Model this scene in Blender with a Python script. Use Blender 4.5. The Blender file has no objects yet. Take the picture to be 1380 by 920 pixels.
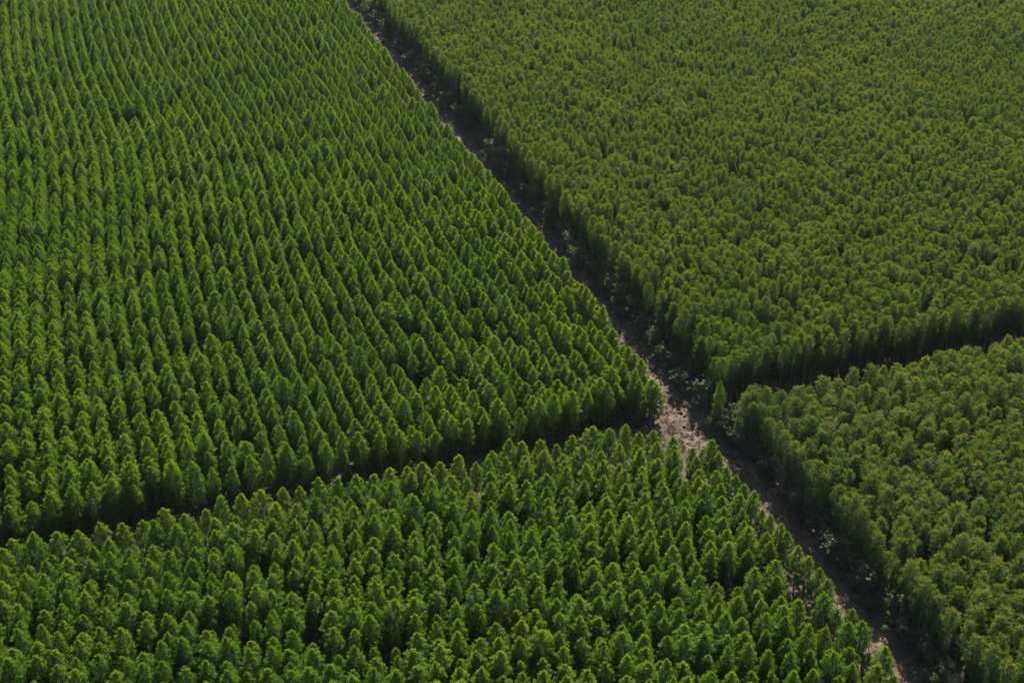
import bpy, math, random
import numpy as np
from math import radians, sin, cos, pi

SEED = 11
rng = np.random.default_rng(SEED)
random.seed(SEED)
scene = bpy.context.scene
COL = scene.collection

# ------------------------------------------------------------------ camera and frame of the plantation
CAM_H = 135.0
PITCH = radians(30.5)
FPX = 1800.0                       # focal length in pixels of the 1380 x 920 photograph
TRACK_AZ = radians(-19.0)          # direction of the dirt track seen from above
TD = (sin(TRACK_AZ), cos(TRACK_AZ))        # along the track, away from the camera
TR = (cos(TRACK_AZ), -sin(TRACK_AZ))       # across the track, to its right


def world(s, t):
    return (s * TD[0] + t * TR[0], s * TD[1] + t * TR[1])


def st(x, y):
    return (x * TD[0] + y * TD[1], x * TR[0] + y * TR[1])


def project(x, y, z):
    """where a point falls in the photograph (1380 x 920)"""
    dz = z - CAM_H
    d = y * cos(PITCH) - dz * sin(PITCH)
    v = -(y * sin(PITCH) + dz * cos(PITCH))
    return 690 + FPX * x / d, 460 + FPX * v / d, d


def ground_at(px, py, h=0.0):
    u, v = px - 690, py - 460
    k = (CAM_H - h) / (FPX * sin(PITCH) + v * cos(PITCH))
    return k * u, k * (FPX * cos(PITCH) - v * sin(PITCH))


cam_data = bpy.data.cameras.new('camera')
cam = bpy.data.objects.new('camera', cam_data)
COL.objects.link(cam)
cam.location = (0, 0, CAM_H)
cam.rotation_euler = (radians(90) - PITCH, 0, 0)
cam_data.sensor_width = 36
cam_data.lens = FPX / 1380 * 36
cam_data.clip_start = 1
cam_data.clip_end = 20000
scene.camera = cam

# ------------------------------------------------------------------ light
SUN_EL, SUN_AZ = radians(40), radians(10)
w = bpy.data.worlds.new('World')
scene.world = w
w.use_nodes = True
nt = w.node_tree
bg = nt.nodes['Background']
sky = nt.nodes.new('ShaderNodeTexSky')
sky.sky_type = 'NISHITA'
sky.sun_disc = False
sky.sun_elevation = SUN_EL
sky.sun_rotation = SUN_AZ
nt.links.new(sky.outputs[0], bg.inputs[0])
bg.inputs[1].default_value = 0.05
sd = bpy.data.lights.new('sun', 'SUN')
sd.energy = 5.0
sd.angle = radians(0.5)
sd.color = (1.0, 0.94, 0.84)
sun = bpy.data.objects.new('sun', sd)
COL.objects.link(sun)
sun.location = (0, 0, 300)
sun.rotation_euler = (radians(90) - SUN_EL, 0, pi - SUN_AZ)
scene.view_settings.view_transform = 'Standard'
scene.view_settings.look = 'None'
scene.view_settings.gamma = 1
scene.view_settings.exposure = 2.1

# ------------------------------------------------------------------ materials


def node(nt, kind, **kw):
    n = nt.nodes.new(kind)
    for k, v in kw.items():
        setattr(n, k, v)
    return n


def ramp(nt, stops):
    r = node(nt, 'ShaderNodeValToRGB')
    el = r.color_ramp.elements
    while len(el) < len(stops):
        el.new(0.5)
    for e, (p, c) in zip(el, stops):
        e.position = p
        e.color = (*c, 1)
    return r


def leaf_material(name, old, mid, new, tip, trans=0.35, tint=0.3, rough=0.6, spec=0.12):
    """old -> mid -> new -> tip follow the age of a leaf (an attribute of the leaf itself)"""
    m = bpy.data.materials.new(name)
    m.use_nodes = True
    nt = m.node_tree
    L = nt.links.new
    p = nt.nodes['Principled BSDF']
    out = nt.nodes['Material Output']
    at = node(nt, 'ShaderNodeAttribute', attribute_name='age')
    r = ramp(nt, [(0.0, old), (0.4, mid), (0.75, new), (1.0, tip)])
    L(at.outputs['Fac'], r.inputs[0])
    oi = node(nt, 'ShaderNodeObjectInfo')
    rr = ramp(nt, [(0.0, (0.78, 0.86, 0.9)), (0.3, (0.95, 0.97, 0.95)), (0.7, (1.05, 1.03, 1.0)), (1.0, (1.22, 1.10, 0.95))])
    L(oi.outputs['Random'], rr.inputs[0])
    # patches of richer and poorer soil over the whole stand
    pn = node(nt, 'ShaderNodeTexNoise')
    pn.inputs['Scale'].default_value = 0.035
    pn.inputs['Detail'].default_value = 3
    L(oi.outputs['Location'], pn.inputs['Vector'])
    pr = ramp(nt, [(0.3, (0.80, 0.90, 0.95)), (0.5, (1, 1, 1)), (0.7, (1.16, 1.08, 0.95))])
    L(pn.outputs['Fac'], pr.inputs[0])
    m0 = node(nt, 'ShaderNodeMix', data_type='RGBA', blend_type='MULTIPLY')
    m0.inputs[0].default_value = 1.0
    L(r.outputs[0], m0.inputs[6])
    L(pr.outputs[0], m0.inputs[7])
    mx = node(nt, 'ShaderNodeMix', data_type='RGBA', blend_type='MULTIPLY')
    mx.inputs[0].default_value = 1.0
    L(m0.outputs[2], mx.inputs[6])
    L(rr.outputs[0], mx.inputs[7])
    L(mx.outputs[2], p.inputs['Base Color'])
    p.inputs['Roughness'].default_value = rough
    p.inputs['Specular IOR Level'].default_value = spec
    tr = node(nt, 'ShaderNodeBsdfTranslucent')
    tm = node(nt, 'ShaderNodeMix', data_type='RGBA', blend_type='MULTIPLY')
    tm.inputs[0].default_value = 1.0
    tm.inputs[7].default_value = (1.5, 1.4, 0.35, 1)
    L(mx.outputs[2], tm.inputs[6])
    L(tm.outputs[2], tr.inputs[0])
    ms = node(nt, 'ShaderNodeMixShader')
    ms.inputs[0].default_value = trans
    L(p.outputs[0], ms.inputs[1])
    L(tr.outputs[0], ms.inputs[2])
    L(ms.outputs[0], out.inputs[0])
    return m


def plain_material(name, c1, c2, scale=3.0, rough=0.85):
    m = bpy.data.materials.new(name)
    m.use_nodes = True
    nt = m.node_tree
    L = nt.links.new
    p = nt.nodes['Principled BSDF']
    tc = node(nt, 'ShaderNodeTexCoord')
    n = node(nt, 'ShaderNodeTexNoise')
    n.inputs['Scale'].default_value = scale
    n.inputs['Detail'].default_value = 5
    L(tc.outputs['Object'], n.inputs['Vector'])
    r = ramp(nt, [(0.35, c1), (0.65, c2)])
    L(n.outputs['Fac'], r.inputs[0])
    L(r.outputs[0], p.inputs['Base Color'])
    p.inputs['Roughness'].default_value = rough
    p.inputs['Specular IOR Level'].default_value = 0.2
    return m


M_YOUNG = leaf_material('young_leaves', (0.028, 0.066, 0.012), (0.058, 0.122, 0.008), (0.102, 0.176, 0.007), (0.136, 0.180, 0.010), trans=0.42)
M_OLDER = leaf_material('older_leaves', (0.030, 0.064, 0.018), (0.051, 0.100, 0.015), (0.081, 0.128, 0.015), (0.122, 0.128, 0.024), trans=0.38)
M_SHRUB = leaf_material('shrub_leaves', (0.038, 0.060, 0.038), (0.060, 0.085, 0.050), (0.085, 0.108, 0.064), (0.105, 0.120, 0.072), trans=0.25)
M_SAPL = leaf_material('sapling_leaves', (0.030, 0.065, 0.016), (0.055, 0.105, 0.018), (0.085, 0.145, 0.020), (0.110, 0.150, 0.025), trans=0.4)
M_BARK = plain_material('bark', (0.10, 0.075, 0.055), (0.24, 0.20, 0.16), 4.0)
M_DEAD = plain_material('dead_wood', (0.20, 0.17, 0.14), (0.36, 0.32, 0.28), 6.0)
M_STUMP = plain_material('charred_stump', (0.015, 0.012, 0.010), (0.055, 0.042, 0.034), 5.0)
M_STRAW = plain_material('dry_straw', (0.08, 0.062, 0.044), (0.18, 0.142, 0.105), 0.7)


def ground_material():
    m = bpy.data.materials.new('leaf_litter_soil')
    m.use_nodes = True
    nt = m.node_tree
    L = nt.links.new
    p = nt.nodes['Principled BSDF']
    tc = node(nt, 'ShaderNodeTexCoord')

    def noise(scale, detail=6, rough=0.6):
        n = node(nt, 'ShaderNodeTexNoise')
        n.inputs['Scale'].default_value = scale
        n.inputs['Detail'].default_value = detail
        n.inputs['Roughness'].default_value = rough
        L(tc.outputs['Object'], n.inputs['Vector'])
        return n
    a, b, c = noise(0.12), noise(1.3, 8, 0.7), noise(7.0, 4, 0.7)
    ra = ramp(nt, [(0.35, (0.042, 0.029, 0.022)), (0.6, (0.066, 0.048, 0.038)), (0.75, (0.090, 0.068, 0.054))])
    rb = ramp(nt, [(0.3, (0.50, 0.46, 0.44)), (0.5, (0.95, 0.93, 0.9)), (0.72, (1.55, 1.5, 1.45))])
    rc = ramp(nt, [(0.35, (0.55, 0.55, 0.55)), (0.65, (1.35, 1.35, 1.35))])
    L(a.outputs['Fac'], ra.inputs[0])
    L(b.outputs['Fac'], rb.inputs[0])
    L(c.outputs['Fac'], rc.inputs[0])
    prev = ra.outputs[0]
    for r in (rb, rc):
        mx = node(nt, 'ShaderNodeMix', data_type='RGBA', blend_type='MULTIPLY')
        mx.inputs[0].default_value = 1
        L(prev, mx.inputs[6])
        L(r.outputs[0], mx.inputs[7])
        prev = mx.outputs[2]
    L(prev, p.inputs['Base Color'])
    p.inputs['Roughness'].default_value = 0.95
    p.inputs['Specular IOR Level'].default_value = 0.1
    bp = node(nt, 'ShaderNodeBump')
    bp.inputs['Strength'].default_value = 0.9
    bp.inputs['Distance'].default_value = 0.25
    L(b.outputs['Fac'], bp.inputs['Height'])
    L(bp.outputs[0], p.inputs['Normal'])
    return m


M_GROUND = ground_material()

# ------------------------------------------------------------------ mesh helpers


def mesh_from(name, verts, faces, mats, midx=None, age=None, smooth=False):
    me = bpy.data.meshes.new(name)
    me.from_pydata([tuple(v) for v in verts], [], faces)
    for m in mats:
        me.materials.append(m)
    if midx is not None:
        me.polygons.foreach_set('material_index', np.asarray(midx, np.int32))
    if age is not None:
        at = me.attributes.new('age', 'FLOAT', 'FACE')
        at.data.foreach_set('value', np.asarray(age, np.float32))
    if smooth:
        me.polygons.foreach_set('use_smooth', np.ones(len(me.polygons), bool))
    me.update()
    return me


def tube(verts, faces, pts, radii, n=5):
    """adds a tapered limb through pts to verts / faces"""
    base = len(verts)
    for i, (p, r) in enumerate(zip(pts, radii)):
        p = np.asarray(p, float)
        q = np.asarray(pts[min(i + 1, len(pts) - 1)], float) - np.asarray(pts[max(i - 1, 0)], float)
        q /= np.linalg.norm(q) + 1e-9
        a = np.cross(q, (0.31, 0.95, 0.1))
        a /= np.linalg.norm(a) + 1e-9
        b = np.cross(q, a)
        for k in range(n):
            verts.append(p + r * (a * cos(2 * pi * k / n) + b * sin(2 * pi * k / n)))
    for i in range(len(pts) - 1):
        for k in range(n):
            j = base + i * n
            faces.append((j + k, j + (k + 1) % n, j + n + (k + 1) % n, j + n + k))
    faces.append(tuple(base + (len(pts) - 1) * n + k for k in range(n)))


def leaves_at(centers, axes, lens, wids, R):
    """rhombic leaf blades: centres, growth axes, lengths, widths -> verts, faces"""
    n = len(centers)
    side = np.cross(axes, R.normal(size=(n, 3)))
    side /= np.linalg.norm(side, axis=1)[:, None] + 1e-9
    nrm = np.cross(axes, side)
    a = axes * lens[:, None] * 0.5
    b = side * wids[:, None] * 0.5
    sag = nrm * (lens * 0.10)[:, None]
    v = np.stack([centers - a, centers - b * 1.0 + sag, centers + a, centers + b * 1.0 + sag], 1).reshape(-1, 3)
    f = [(4 * i, 4 * i + 1, 4 * i + 2, 4 * i + 3) for i in range(n)]
    return v, f


def build_tree(R, height, prof, nb, rmax, upsweep, per_branch, lens, wid, droop, tip_bronze, lobes=0.18, lean=0.0, trunk_r=0.09):
    """one tree as (trunk verts, faces), (crown verts, faces, age).  prof(u) = crown radius share at height share u"""
    tv, tf = [], []
    bend = R.normal(size=2) * 0.10
    lx, ly = lean * R.normal(size=2)

    def axis(u):
        return np.array([lx * u * u * height + bend[0] * sin(3 * u), ly * u * u * height + bend[1] * sin(2.5 * u), u * height])
    us = [0, 0.03, 0.2, 0.45, 0.7, 0.9, 1.0]
    tube(tv, tf, [axis(u) - (np.array([0, 0, 0.15]) if u == 0 else 0) for u in us], [trunk_r * 1.5 * (1 - u) ** 0.8 + 0.012 + (0.05 if u == 0 else 0) for u in us], 7)
    C, A, LN, AG = [], [], [], []
    lo = prof[0][0]
    pu = np.array([p[0] for p in prof]); pr = np.array([p[1] for p in prof])
    ph = R.uniform(0, 2 * pi, 4)
    for k in range(nb):
        q = (k + 0.5) / nb
        u0 = lo + (1 - lo) * q ** 0.9
        az = k * 2.39996 + R.normal() * 0.35
        rr = np.interp(u0, pu, pr) * rmax
        lob = 1 + lobes * sin(2 * az + ph[0] + 5 * u0) + lobes * 0.7 * sin(3 * az + ph[1] - 7 * u0)
        ln = max(0.12, rr * lob * R.uniform(0.80, 1.14))
        up = upsweep[0] + (upsweep[1] - upsweep[0]) * q + R.normal() * 0.12
        root = axis(max(0.02, u0 - 0.5 * ln * math.tan(min(up, 1.25)) / height))
        d = np.array([cos(az) * cos(up), sin(az) * cos(up), sin(up)])
        reach = ln / max(cos(up), 0.35)
        end = root + d * reach + np.array([0, 0, 0.10 * ln])
        if end[2] > height * 1.03:
            end[2] = height * R.uniform(0.97, 1.03)
        if k % 2 == 0 and ln > 0.35:
            tube(tv, tf, [root, (root * 0.45 + end * 0.55) + np.array([0, 0, -0.05]), end], [0.022, 0.014, 0.004], 3)
        npb = max(8, int(per_branch * (0.35 + ln / rmax)))
        # leaf sprays sit in tufts on the outer part of the branch
        nt_ = max(2, npb // 9)
        tufts = R.uniform(0.25, 1.0, nt_) ** 0.7
        tufts[0] = 1.0
        which = R.integers(0, nt_, npb)
        x = tufts[which]
        spread = 0.08 + 0.08 * ln * (0.4 + 0.6 * x)
        tc_ = np.stack([R.normal(size=nt_) * 0.07 * ln + 0.01 for _ in range(3)], 1)
        c = root + (end - root) * x[:, None] + tc_[which] + R.normal(size=(npb, 3)) * (spread * 0.55)[:, None]
        out = np.array([cos(az), sin(az), 0])
        ax = out * 0.55 + d * 0.5 + np.array([0, 0, -droop]) * R.uniform(0.2, 1.2, npb)[:, None] + R.normal(size=(npb, 3)) * 0.55
        ax /= np.linalg.norm(ax, axis=1)[:, None] + 1e-9
        C.append(c); A.append(ax)
        LN.append(R.uniform(lens[0], lens[1], npb))
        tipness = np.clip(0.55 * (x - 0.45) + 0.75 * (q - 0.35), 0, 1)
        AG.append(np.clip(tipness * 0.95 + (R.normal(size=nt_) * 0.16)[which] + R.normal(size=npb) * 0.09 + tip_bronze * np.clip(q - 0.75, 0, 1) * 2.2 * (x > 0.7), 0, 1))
    # the leader
    nl = int(per_branch * 1.1)
    hh = R.uniform(0.88, 1.035, nl)
    c = np.stack([axis(h) for h in hh]) + R.normal(size=(nl, 3)) * np.stack([0.03 + 0.9 * (1.04 - hh)] * 2 + [np.full(nl, 0.03)], 1)
    ax = R.normal(size=(nl, 3)) * 0.5 + np.array([0, 0, 0.8])
    ax /= np.linalg.norm(ax, axis=1)[:, None]
    C.append(c); A.append(ax); LN.append(R.uniform(lens[0] * 0.7, lens[1] * 0.8, nl))
    AG.append(np.clip(0.62 + tip_bronze * 0.38 + R.normal(size=nl) * 0.12, 0, 1))
    C = np.concatenate(C); A = np.concatenate(A); LN = np.concatenate(LN); AG = np.concatenate(AG)
    C[:, 2] = np.maximum(C[:, 2], 0.25)
    cv, cf = leaves_at(C, A, LN, LN * R.uniform(wid[0], wid[1], len(LN)), R)
    return (tv, tf), (cv, cf, AG)


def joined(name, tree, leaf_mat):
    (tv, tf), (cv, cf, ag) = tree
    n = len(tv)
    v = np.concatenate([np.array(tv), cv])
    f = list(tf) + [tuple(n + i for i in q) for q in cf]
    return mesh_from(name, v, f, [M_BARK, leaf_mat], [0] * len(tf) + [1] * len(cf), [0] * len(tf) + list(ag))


PROF_YOUNG = [(0.08, 0.5), (0.18, 0.85), (0.33, 1.0), (0.5, 0.98), (0.66, 0.83), (0.80, 0.57), (0.91, 0.29), (1.0, 0.06)]
PROF_OLDER = [(0.24, 0.35), (0.40, 0.75), (0.58, 1.0), (0.72, 0.98), (0.84, 0.80), (0.93, 0.52), (1.0, 0.18)]

N_YOUNG, N_OLDER, N_SHRUB = 12, 12, 8
young, older, shrubs = [], [], []
for i in range(N_YOUNG):
    R = np.random.default_rng(100 + i)
    young.append(build_tree(R, 8.2 * R.uniform(0.93, 1.07), PROF_YOUNG, 140, 1.42 * R.uniform(0.92, 1.08), (0.15, 1.1), 40, (0.18, 0.37), (0.25, 0.42), 0.35, 0.35, lobes=0.07, lean=0.006))
for i in range(N_OLDER):
    R = np.random.default_rng(300 + i)
    older.append(build_tree(R, 11.0 * R.uniform(0.93, 1.07), PROF_OLDER, 130, 1.26 * R.uniform(0.9, 1.1), (0.3, 1.2), 46, (0.15, 0.31), (0.26, 0.42), 0.3, 0.45, lobes=0.13, lean=0.006, trunk_r=0.11))
PROF_SHRUB = [(0.04, 0.6), (0.25, 1.0), (0.55, 0.95), (0.8, 0.7), (1.0, 0.25)]
for i in range(N_SHRUB):
    R = np.random.default_rng(500 + i)
    shrubs.append(build_tree(R, R.uniform(2.0, 3.6), PROF_SHRUB, 34, R.uniform(0.9, 1.5), (0.3, 1.0), 16, (0.22, 0.46), (0.35, 0.6), 0.4, 0.2, lobes=0.35, lean=0.03, trunk_r=0.05))

# ------------------------------------------------------------------ where the trees stand
GAPS = [  # (photo x, photo y, radius m) of the holes in the planting
    (284, 486, 3.7), (714, 330, 3.0), (52, 184, 3.6), (174, 186, 3.4), (655, 885, 1.9), (552, 476, 2.2),
    (1062, 790, 2.3), (1061, 815, 2.0), (1060, 838, 1.8), (1030, 796, 2.5), (1003, 805, 2.4), (975, 812, 2.2), (665, 408, 2.2), (575, 528, 2.4), (300, 245, 2.6), (345, 192, 2.2), (835, 572, 2.3),
    (425, 880, 2.6), (640, 790, 1.9), (800, 130, 2.4), (1000, 85, 2.4), (1070, 90, 2.2), (1150, 128, 2.6), (1125, 520, 2.0), (860, 40, 2.2), (1300, 200, 2.4),
]
GAPW = [(*ground_at(a, b, 1.0), r) for a, b, r in GAPS]


def keep(x, y):
    for gx, gy, r in GAPW:
        if (x - gx) ** 2 + (y - gy) ** 2 < r * r:
            return False
    return True


def in_margin(x, y, h):
    """inside the photographed ground with a generous surround"""
    px, py, d = project(x, y, h * 0.6)
    mx = 42 * FPX / max(d, 1)
    return d > 20 and -mx < px < 1380 + mx and -220 < py < 920 + 30 * FPX / d * 0.6


SEAM_NEAR, SEAM_FAR, SEAM_OLD = 171.0, 181.0, 169.3
LEFT_EDGE, RIGHT_EDGE = 89.6, 102.3


class Tree:
    __slots__ = ('x', 'y', 'row', 'h', 'w', 'rot', 'var', 'block', 'px', 'py', 'd', 'vis')


trees = []


def add_tree(x, y, row, block, nvar, base_h):
    if (row < 500 and not keep(x, y)) or not in_margin(x, y, base_h):
        return
    t = Tree()
    t.x, t.y, t.row, t.block = x, y, row, block
    # slow changes of vigour over the block, and the tree's own luck
    slow = 0.05 * sin(x * 0.071 + 1.3) + 0.05 * sin(y * 0.055 + x * 0.03) + 0.03 * sin(x * 0.21 - y * 0.17)
    t.h = float(np.clip(1 + slow + rng.normal() * 0.075, 0.62, 1.22))
    if rng.random() < 0.065:
        t.h *= rng.uniform(0.6, 0.85)
    t.w = float(np.clip(t.h * (1 + rng.normal() * 0.09), 0.6, 1.25))
    if block.endswith('older'):
        t.h = 1 + (t.h - 1) * 0.65
        t.w = (0.9 if block == 'far_older' else 1.03) + (t.w - 1) * 0.7
    t.rot = float(rng.uniform(0, 2 * pi))
    t.var = int(rng.integers(0, nvar))
    t.px, t.py, t.d = project(x, y, base_h * t.h)
    t.vis = 0 <= t.px <= 1380 and -5 <= t.py <= 915
    trees.append(t)


J = 0.19
# far block on the left: rows along the track
k = 0
while k < 150:
    t0 = LEFT_EDGE - 3.1 * k
    off = rng.uniform(0, 3.1)
    s = SEAM_FAR + off * 0.3
    while s < 640:
        if rng.random() > 0.03:
            ww = min(1.0, k / 10)
            t1 = t0 + ww * (1.6 * sin(s / 47 + 0.8) + 0.8 * sin(s / 23))
            x, y = world(s + rng.normal() * J, t1 + rng.normal() * J * 0.5)
            add_tree(x, y, k, 'far_young', N_YOUNG, 8.2)
        s += 2.6 + rng.normal() * 0.12
    k += 1
# near block on the left: rows that open up slightly like a fan, from below the photograph to the cross lane
APEX = ground_at(420, 2400)
FAN_R = 420.0
apx, apy = -40.0 + FAN_R * sin(radians(8.0)), 150.0 - FAN_R
for i in range(-42, 80):
    ang = radians(-8.0) + i * 2.9 / FAN_R
    off = rng.uniform(0, 3.2)
    rr = FAN_R - 90 + off
    while rr < FAN_R + 120:
        x = apx + sin(ang) * rr + rng.normal() * J
        y = apy + cos(ang) * rr + rng.normal() * J
        rr += 3.1 + rng.normal() * 0.14
        s, t = st(x, y)
        if t > 80 and s > 171 - (t - 80) * 0.5:
            continue
        if t < LEFT_EDGE - 0.9 and s < SEAM_NEAR - 1.7 and rng.random() > 0.015:
            add_tree(x, y, i, 'near_young', N_YOUNG, 8.2)
# its outer rows follow the track and the lane
s = 40.0
while s < SEAM_NEAR + 0.3:
    x, y = world(s + rng.normal() * J, LEFT_EDGE + 1.2 + rng.normal() * J * 0.6)
    if st(x, y)[0] < 165.8:
        add_tree(x, y, 500, 'near_young', N_YOUNG, 8.2)
    s += 2.9 + rng.normal() * 0.15
t1 = 79.5
while t1 > -70:
    x, y = world(SEAM_NEAR + rng.normal() * J, t1)
    add_tree(x, y, 501, 'near_young', N_YOUNG, 8.2)
    t1 -= 3.0 + rng.normal() * 0.2
# far block on the right: older trees, rows along the track
for k in range(0, 135):
    t0 = RIGHT_EDGE + 2.6 * k
    s = SEAM_FAR + rng.uniform(0, 1.0)
    while s < 640:
        if rng.random() > (0.18 if k == 0 else 0.025):
            ww = min(1.0, k / 6)
            t1 = t0 + ww * (1.3 * sin(s / 31 + 0.3) + 0.9 * sin(s / 17 + k * 0.2))
            x, y = world(s + rng.normal() * J * 1.8, t1 + rng.normal() * (0.65 if k == 0 else J * 1.8))
            add_tree(x, y, k, 'far_older', N_OLDER, 11.0)
        s += 2.2 + rng.normal() * 0.14
# near block on the right
az = radians(17.0)
rd, rx = (sin(az), cos(az)), (cos(az), -sin(az))
ox, oy = world(SEAM_NEAR, RIGHT_EDGE)
for i in range(-30, 45):
    q = -110 + rng.uniform(0, 2.6)
    while q < 90:
        x = ox + rd[0] * q + rx[0] * 2.75 * i + rng.normal() * J * 1.6
        y = oy + rd[1] * q + rx[1] * 2.75 * i + rng.normal() * J * 1.6
        q += 2.75 + rng.normal() * 0.1
        s, t = st(x, y)
        if t > RIGHT_EDGE + 1.9 and s < SEAM_OLD - 1.9 and rng.random() > 0.02:
            add_tree(x, y, i, 'near_older', N_OLDER, 11.0)


s = 30.0
while s < SEAM_OLD:
    x, y = world(s + rng.normal() * J, RIGHT_EDGE + rng.normal() * J * 1.5)
    add_tree(x, y, 502, 'near_older', N_OLDER, 11.0)
    s += 2.7 + rng.normal() * 0.25
for s, t in ((169.4, 101.0), (171.0, 103.4), (166.6, 100.7)):
    x, y = world(s, t)
    add_tree(x, y, 503, 'near_older', N_OLDER, 11.0)
t1 = RIGHT_EDGE + 2.8
while t1 < 320:
    x, y = world(SEAM_OLD + rng.normal() * J, t1)
    add_tree(x, y, 503, 'near_older', N_OLDER, 11.0)
    t1 += 2.8 + rng.normal() * 0.25


def ordinal(n):
    ones = ['', 'first', 'second', 'third', 'fourth', 'fifth', 'sixth', 'seventh', 'eighth', 'ninth', 'tenth', 'eleventh', 'twelfth', 'thirteenth',
            'fourteenth', 'fifteenth', 'sixteenth', 'seventeenth', 'eighteenth', 'nineteenth']
    if n < 20:
        return ones[n]
    tens = {2: 'twent', 3: 'thirt', 4: 'fort', 5: 'fift', 6: 'sixt'}[n // 10]
    return tens + 'ieth' if n % 10 == 0 else tens + 'y-' + ones[n % 10]


def pick_singles(kind, most):
    """the MOST visible trees of a kind that show largest"""
    c = [t for t in trees if t.block.endswith(kind) and 4 <= t.px <= 1376 and -5 <= t.py <= 905]
    c.sort(key=lambda t: t.d / t.w)
    return set(id(t) for t in c[:most])


single = pick_singles('young', 300) | pick_singles('older', 300)


def size_word(t):
    slim = t.w / t.h
    if t.h > 1.10:
        return 'tall'
    if t.h < 0.86:
        return 'short'
    return 'slender' if slim < 0.93 else 'broad' if slim > 1.09 else 'medium'


# labels: the row counted along the bottom edge of the photo, the tree counted up its row
labels = {}
for block in ('near_young', 'near_older'):
    rows = {}
    for t in trees:
        if t.block == block and 0 <= t.px <= 1380 and t.py <= 912:
            rows.setdefault(t.row, []).append(t)
    order = []
    for r, ts in rows.items():
        ts.sort(key=lambda t: -t.py)
        if r >= 500:
            look = 'bright-green conical' if block == 'near_young' else 'bronze-tipped older'
            edge = 'dirt track' if r in (500, 502) else 'cross lane'
            for m, t in enumerate(ts, 1):
                if m < 60:
                    labels[id(t)] = f"{size_word(t)} {look} eucalyptus in the row edging the {edge}, {ordinal(m)} from photo's bottom"
            continue
        if any(id(t) in single for t in ts):
            order.append((ts[0].px, r))
    order.sort(reverse=block == 'near_older')
    for n, (_x, r) in enumerate(order, 1):
        for m, t in enumerate(rows[r], 1):
            if block == 'near_young':
                labels[id(t)] = f"{size_word(t)} bright-green conical eucalyptus, {ordinal(n)} row from photo's left edge, {ordinal(m)} tree up"
            else:
                labels[id(t)] = f"{size_word(t)} bronze-tipped older eucalyptus, {ordinal(n)} row from photo's right edge, {ordinal(m)} tree up"


def part_meshes(trees_, leaf_mat, name):
    out = []
    for (tv, tf), (cv, cf, ag) in trees_:
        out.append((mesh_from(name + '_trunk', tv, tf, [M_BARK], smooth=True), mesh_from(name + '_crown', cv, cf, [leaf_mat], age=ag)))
    return out


PM = {'young': part_meshes(young, M_YOUNG, 'young'), 'older': part_meshes(older, M_OLDER, 'older'), 'shrub': part_meshes(shrubs, M_SHRUB, 'shrub'),
      'sapling': part_meshes(young[:4], M_SAPL, 'sapling')}


def plant(name, label, cat, group, meshes, x, y, rot, sw, sh):
    e = bpy.data.objects.new(name, None)
    e.empty_display_size = 0.5
    COL.objects.link(e)
    e.location = (x, y, 0)
    e.rotation_euler = (0, 0, rot)
    e.scale = (sw, sw, sh)
    e['label'] = label
    e['category'] = cat
    if group:
        e['group'] = group
    for nm, me in zip(('trunk', 'crown'), meshes):
        o = bpy.data.objects.new(nm, me)
        COL.objects.link(o)
        o.parent = e
    return e


for t in trees:
    if id(t) in single:
        lab = labels.get(id(t))
        if lab is None:
            single.discard(id(t))
            continue
        if t.block == 'near_young':
            plant('young_eucalyptus_tree', lab, 'tree', 'young eucalyptus trees planted in rows', PM['young'][t.var], t.x, t.y, t.rot, t.w, t.h)
        else:
            plant('older_eucalyptus_tree', lab, 'tree', 'older eucalyptus trees planted in rows', PM['older'][t.var], t.x, t.y, t.rot, t.w, t.h)

# ------------------------------------------------------------------ the rest of each planting as one object of stuff


def scatter(name, label, pts, rots, scales, idx, meshes):
    """one object: points that carry a copy of one of the meshes each"""
    src = bpy.data.collections.new(name + '_sources')
    for i, me in enumerate(meshes):
        o = bpy.data.objects.new('%s_source_%02d' % (name, i), me)
        src.objects.link(o)
    me = bpy.data.meshes.new(name)
    me.from_pydata([tuple(p) for p in pts], [], [])
    for an, ty, data in (('turn', 'FLOAT_VECTOR', rots), ('size', 'FLOAT_VECTOR', scales)):
        at = me.attributes.new(an, ty, 'POINT')
        at.data.foreach_set('vector', np.asarray(data, np.float32).ravel())
    at = me.attributes.new('which', 'INT', 'POINT')
    at.data.foreach_set('value', np.asarray(idx, np.int32))
    o = bpy.data.objects.new(name, me)
    COL.objects.link(o)
    o['label'] = label
    o['kind'] = 'stuff'
    g = bpy.data.node_groups.new(name + '_nodes', 'GeometryNodeTree')
    g.interface.new_socket('Geometry', in_out='INPUT', socket_type='NodeSocketGeometry')
    g.interface.new_socket('Geometry', in_out='OUTPUT', socket_type='NodeSocketGeometry')
    gi, go = g.nodes.new('NodeGroupInput'), g.nodes.new('NodeGroupOutput')
    iop = g.nodes.new('GeometryNodeInstanceOnPoints')
    ci = g.nodes.new('GeometryNodeCollectionInfo')
    ci.inputs['Collection'].default_value = src
    ci.inputs['Separate Children'].default_value = True
    ci.inputs['Reset Children'].default_value = True
    iop.inputs['Pick Instance'].default_value = True

    def attr(nm, ty):
        n = g.nodes.new('GeometryNodeInputNamedAttribute')
        n.data_type = ty
        n.inputs['Name'].default_value = nm
        return n.outputs[0]
    g.links.new(gi.outputs[0], iop.inputs['Points'])
    g.links.new(ci.outputs[0], iop.inputs['Instance'])
    g.links.new(attr('which', 'INT'), iop.inputs['Instance Index'])
    g.links.new(attr('turn', 'FLOAT_VECTOR'), iop.inputs['Rotation'])
    g.links.new(attr('size', 'FLOAT_VECTOR'), iop.inputs['Scale'])
    g.links.new(iop.outputs[0], go.inputs[0])
    md = o.modifiers.new('planting', 'NODES')
    md.node_group = g
    return o


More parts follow.
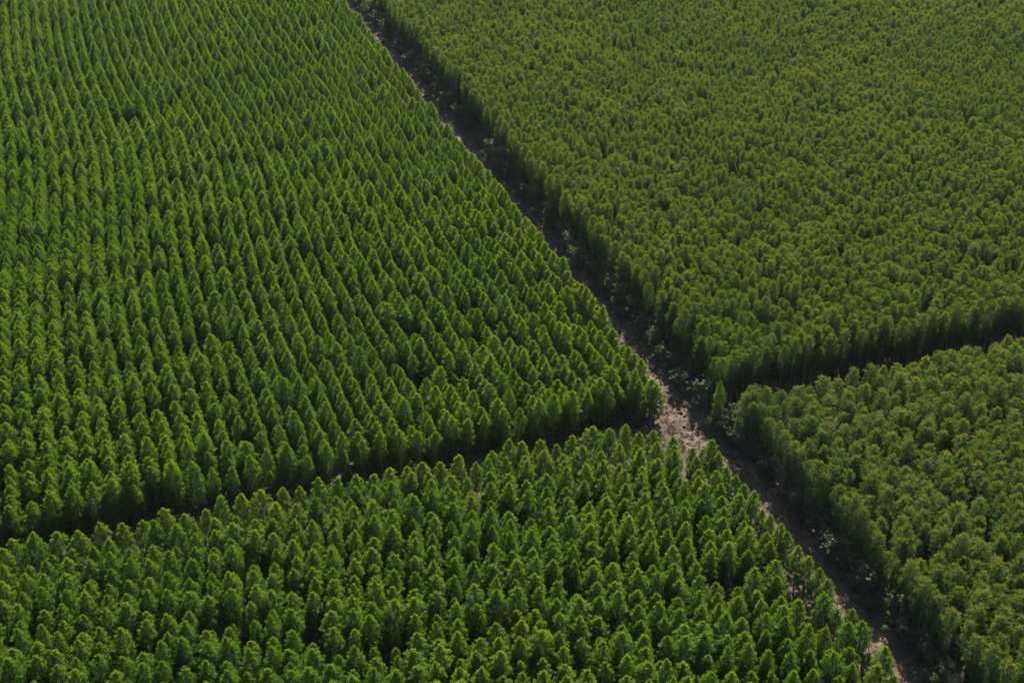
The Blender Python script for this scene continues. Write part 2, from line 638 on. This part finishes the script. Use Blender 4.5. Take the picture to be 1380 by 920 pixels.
for kind, tr, lm, lab in (('young', young, M_YOUNG, 'rows upon rows of bright green young eucalyptus trees in the planted blocks beside the track'),
                          ('older', older, M_OLDER, 'dense canopy of older bronze-tipped eucalyptus trees across the track')):
    ts = [t for t in trees if t.block.endswith(kind) and id(t) not in single]
    scatter(kind + '_eucalyptus_forest', lab, [(t.x, t.y, 0) for t in ts], [(0, 0, t.rot) for t in ts], [(t.w, t.w, t.h) for t in ts],
            [t.var for t in ts], [joined('%s_planting_%d' % (kind, i), q, lm) for i, q in enumerate(tr)])
    print(kind, 'in the mass', len(ts), 'singles', sum(1 for t in trees if t.block.endswith(kind) and id(t) in single))

# ------------------------------------------------------------------ ground: one sheet, finer where the track runs
gv, gf = [], []


def relief(x, y):
    s, t = st(x, y)
    r = 0.0
    r += 0.05 * sin(x * 1.3) * sin(y * 1.1 + x * 0.4)
    return r


E = 9000
gme = bpy.data.meshes.new('ground')
gme.from_pydata([(-E, -E, 0), (E, -E, 0), (E, E, 0), (-E, E, 0)], [], [(0, 1, 2, 3)])
gme.materials.append(M_GROUND)
go_ = bpy.data.objects.new('ground', gme)
COL.objects.link(go_)
go_['kind'] = 'structure'

# the dirt track itself: a rough strip of pale trampled litter between the blocks, slightly heaped, with wheel ruts


def track_material():
    m = bpy.data.materials.new('pale_dirt')
    m.use_nodes = True
    nt = m.node_tree
    L = nt.links.new
    p = nt.nodes['Principled BSDF']
    tc = node(nt, 'ShaderNodeTexCoord')

    def noise(scale, detail, rough):
        n = node(nt, 'ShaderNodeTexNoise')
        n.inputs['Scale'].default_value = scale
        n.inputs['Detail'].default_value = detail
        n.inputs['Roughness'].default_value = rough
        L(tc.outputs['Object'], n.inputs['Vector'])
        return n
    a, b = noise(0.35, 5, 0.6), noise(2.6, 8, 0.75)
    ra = ramp(nt, [(0.32, (0.042, 0.027, 0.019)), (0.5, (0.070, 0.050, 0.036)), (0.68, (0.108, 0.082, 0.061))])
    rb = ramp(nt, [(0.32, (0.45, 0.42, 0.4)), (0.5, (1, 1, 1)), (0.7, (1.6, 1.58, 1.55))])
    L(a.outputs['Fac'], ra.inputs[0])
    L(b.outputs['Fac'], rb.inputs[0])
    mx = node(nt, 'ShaderNodeMix', data_type='RGBA', blend_type='MULTIPLY')
    mx.inputs[0].default_value = 1
    L(ra.outputs[0], mx.inputs[6])
    L(rb.outputs[0], mx.inputs[7])
    L(mx.outputs[2], p.inputs['Base Color'])
    p.inputs['Roughness'].default_value = 0.95
    p.inputs['Specular IOR Level'].default_value = 0.1
    bp = node(nt, 'ShaderNodeBump')
    bp.inputs['Strength'].default_value = 1.0
    bp.inputs['Distance'].default_value = 0.2
    L(b.outputs['Fac'], bp.inputs['Height'])
    L(bp.outputs[0], p.inputs['Normal'])
    return m


M_TRACK = track_material()


def strip(name, s0, s1, t0, t1, ds, dt, along=True):
    R = np.random.default_rng(5)
    ns, ntt = int((s1 - s0) / ds) + 1, int((t1 - t0) / dt) + 1
    v, f = [], []
    for i in range(ns):
        s = s0 + (s1 - s0) * i / (ns - 1)
        for j in range(ntt):
            t = t0 + (t1 - t0) * j / (ntt - 1)
            edge = min(j, ntt - 1 - j, i, ns - 1 - i)
            c = (t - (t0 + t1) / 2) if along else (s - (s0 + s1) / 2)
            rut = -0.10 * sum(math.exp(-((c - g) / 0.35) ** 2) for g in (-1.0, 0.9))
            z = 0.16 + rut + R.normal() * 0.035 if edge > 0 else -0.02
            x, y = world(s + R.normal() * 0.08, t + (R.normal() * 0.35 if edge == 0 else 0))
            v.append((x, y, z))
    for i in range(ns - 1):
        for j in range(ntt - 1):
            a = i * ntt + j
            f.append((a, a + 1, a + ntt + 1, a + ntt))
    me = mesh_from(name, v, f, [M_TRACK], smooth=True)
    o = bpy.data.objects.new(name, me)
    COL.objects.link(o)
    o['kind'] = 'structure'
    return o


strip('dirt_track_road', 70, 640, 91.0, 100.6, 0.55, 0.55)
#strip('cross_lane_path', 172.6, 179.6, -120, 90.98, 0.55, 0.55, False)
#strip('side_lane_path', 172.6, 179.6, 100.62, 330, 0.55, 0.55, False)

# ------------------------------------------------------------------ shrubs, saplings, stumps and dead branches along the track


def shrub(px, py, var, scale, label, meshes='shrub', name='roadside_shrub', cat='shrub', group='scrubby regrowth along the older trees', h=1.0, sh=None):
    x, y = ground_at(px, py, h)
    return plant(name, label, cat, group, PM[meshes][var], x, y, random.uniform(0, 6.28), scale, sh or scale)


R = np.random.default_rng(77)
n_shrub = 0
sh_list = []
for s in np.arange(96, 470, 2.3):
    if 174.5 < s < 180.5 and R.random() < 0.6:
        continue
    for _ in range(int(R.integers(1, 3))):
        t = 100.6 + R.normal() * 0.9
        x, y = world(s + R.uniform(-1.4, 1.4), t)
        px, py, d = project(x, y, 1.0)
        if -20 < px < 1400 and -20 < py < 940:
            sh_list.append((py, px, x, y))
for s, t in ((168.6, 99.4), (170.2, 98.7), (170.8, 100.4), (172.3, 99.6), (172.6, 101.6), (171.2, 102.6), (167.4, 100.3), (173.6, 103.4)):
    x, y = world(s, t)
    px, py, d = project(x, y, 1.0)
    sh_list.append((py, px, x, y))
sh_list.sort(reverse=True)
where = ['below the older trees'] * len(sh_list)
for i, (py, px, x, y) in enumerate(sh_list, 1):
    sc = float(R.uniform(0.7, 1.75))
    hw = 'tall' if sc > 1.4 else 'low' if sc < 0.9 else 'rounded'
    plant('roadside_shrub', f"{hw} grey-green shrub at foot of the older trees, {ordinal(i) if i < 70 else 'far'} shrub up the track's edge",
          'shrub', 'scrubby grey shrubs along the dirt track', PM['shrub'][int(R.integers(0, N_SHRUB))], x, y, float(R.uniform(0, 6.28)), sc, sc * float(R.uniform(0.85, 1.3)))

x, y = world(174.6, 98.6)
print('sapling', project(x, y, 0), project(x, y, 7))
plant('sapling', 'slim bright green tree with sunlit top standing alone in dark track junction', 'tree', None, PM['sapling'][0], x, y, 0.4, 0.72, 1.22)
x, y = world(175.6, 97.6)
plant('sapling', 'small bushy sapling leaning beside the sunlit one at the junction', 'tree', None, PM['shrub'][2], x, y, 2.1, 0.9, 0.95)

# sources of the loose litter
def tuft_mesh(i):
    R = np.random.default_rng(900 + i)
    n = 26
    c = np.concatenate([R.normal(size=(n, 2)) * 0.16, R.uniform(0.02, 0.16, (n, 1))], 1)
    a = np.concatenate([R.normal(size=(n, 2)) * 0.8, R.uniform(0.0, 0.9, (n, 1))], 1)
    a /= np.linalg.norm(a, axis=1)[:, None]
    ln = R.uniform(0.18, 0.5, n)
    v, f = leaves_at(c, a, ln, ln * 0.16, R)
    return mesh_from('litter_tuft_%d' % i, v, f, [M_STRAW])


def stick_mesh(i):
    R = np.random.default_rng(950 + i)
    v, f = [], []
    L = R.uniform(0.6, 1.5)
    tube(v, f, [(-L / 2, 0, 0.05), (0, R.normal() * 0.06, 0.09), (L / 2, R.normal() * 0.1, 0.05)], [0.035, 0.028, 0.012], 4)
    tube(v, f, [(0, 0, 0.08), (L * 0.2, 0.22, 0.16)], [0.02, 0.007], 4)
    return mesh_from('litter_stick_%d' % i, v, f, [M_DEAD])


pts, rots, scs, idx = [], [], [], []
R = np.random.default_rng(4)
for _ in range(9000):
    s = float(R.uniform(95, 480)); t = float(R.uniform(90.6, 101.0))
    x, y = world(s, t)
    if not in_margin(x, y, 0):
        continue
    pts.append((x, y, 0.12)); rots.append((0, 0, float(R.uniform(0, 6.28))))
    q = float(R.uniform(0.6, 1.5)); scs.append((q, q, q)); idx.append(int(R.integers(0, 6)) if R.random() < 0.8 else 6 + int(R.integers(0, 3)))
for _ in range(3000):
    s = float(R.uniform(172, 180)); t = float(R.uniform(-60, 240))
    x, y = world(s, t)
    pts.append((x, y, 0.12)); rots.append((0, 0, float(R.uniform(0, 6.28))))
    q = float(R.uniform(0.6, 1.5)); scs.append((q, q, q)); idx.append(int(R.integers(0, 6)) if R.random() < 0.8 else 6 + int(R.integers(0, 3)))
scatter('dry_litter', 'dry grass tufts and sticks strewn over the dirt track', pts, rots, scs, idx, [tuft_mesh(i) for i in range(6)] + [stick_mesh(i) for i in range(3)])

# low plants under the trees
pts, rots, scs, idx = [], [], [], []
R = np.random.default_rng(21)
while len(pts) < 4200:
    s, t = float(R.uniform(95, 170)), float(R.uniform(-30, 190))
    if 89.0 < t < 103.0 or (t > 80 and t < 103 and s > 160):
        continue
    x, y = world(s, t)
    if not in_margin(x, y, 2) or not keep(x, y):
        continue
    q = float(R.uniform(0.30, 0.62) if t < 95 else R.uniform(0.35, 0.8))
    pts.append((x, y, 0)); rots.append((0, 0, float(R.uniform(0, 6.28)))); scs.append((q * 1.3, q * 1.3, q)); idx.append(int(R.integers(0, N_SHRUB)))
scatter('undergrowth', 'low dark undergrowth between the stems of the near planted blocks', pts, rots, scs, idx, [joined('undergrowth_%d' % i, q, M_SHRUB) for i, q in enumerate(shrubs)])

# stumps in the sunlit clearing at the crossing


def stump_mesh(i):
    R = np.random.default_rng(1200 + i)
    v, f = [], []
    tube(v, f, [(0, 0, -0.1), (0, 0, 0.1), (0.03, 0.02, 0.3), (0.05, 0.0, 0.42)], [0.36, 0.28, 0.22, 0.19], 9)
    for k in range(5):
        a = k * 1.26 + R.uniform(-0.3, 0.3)
        tube(v, f, [(0.1 * cos(a), 0.1 * sin(a), 0.14), (0.4 * cos(a), 0.4 * sin(a), 0.05), (0.62 * cos(a), 0.62 * sin(a), -0.05)], [0.12, 0.08, 0.03], 5)
    return mesh_from('stump_%d' % i, v, f, [M_STUMP], smooth=True)


STM = [stump_mesh(i) for i in range(3)]
STUMPS = [(904, 538, 1.25, 'biggest dark stump, at the upper tip of the sunlit clearing'), (914, 551, 0.8, 'small dark stump below the biggest, in the sunlit clearing'),
          (918, 557, 1.0, 'dark stump in the middle of the sunlit clearing'), (923, 561, 0.75, 'smallest dark stump near the shadow edge of clearing'),
          (922, 576, 0.95, 'dark stump just above the near trees in the clearing'), (934, 575, 1.05, 'dark stump between clearing middle and its shadow edge'),
          (930, 577, 0.7, 'low dark stump beside another near the clearing bottom'), (899, 556, 0.7, 'dark stump tucked by the last tree of the far rows')]
for i, (px, py, sc, lab) in enumerate(STUMPS):
    x, y = ground_at(px, py, 0.1)
    o = bpy.data.objects.new('tree_stump', STM[i % 3])
    COL.objects.link(o)
    o.location = (x, y, 0.1)
    o.rotation_euler = (0, 0, i * 1.7)
    o.scale = (sc, sc, sc)
    o['label'] = lab
    o['category'] = 'stump'
    o['group'] = 'charred stumps in the clearing'

# ------------------------------------------------------------------ air
HAZE = 0.000017
if HAZE:
    hm = bpy.data.materials.new('haze_air')
    hm.use_nodes = True
    nt = hm.node_tree
    nt.nodes.remove(nt.nodes['Principled BSDF'])
    pv = node(nt, 'ShaderNodeVolumePrincipled')
    pv.inputs['Color'].default_value = (0.62, 0.70, 0.80, 1)
    pv.inputs['Density'].default_value = HAZE
    pv.inputs['Anisotropy'].default_value = 0.2
    nt.links.new(pv.outputs[0], nt.nodes['Material Output'].inputs['Volume'])
    B, z0, z1 = 9500, -1.0, 160.0
    hv = [(x, y, z) for z in (z0, z1) for x, y in ((-B, -B), (B, -B), (B, B), (-B, B))]
    hf = [(0, 3, 2, 1), (4, 5, 6, 7), (0, 1, 5, 4), (1, 2, 6, 5), (2, 3, 7, 6), (3, 0, 4, 7)]
    ho = bpy.data.objects.new('haze', mesh_from('haze', hv, hf, [hm]))
    COL.objects.link(ho)
    ho['kind'] = 'stuff'

scene.cycles.max_bounces = 4
scene.cycles.use_denoising = True
scene.cycles.denoiser = 'OPENIMAGEDENOISE'
scene.cycles.denoising_input_passes = 'RGB_ALBEDO_NORMAL'
scene.cycles.transparent_max_bounces = 8
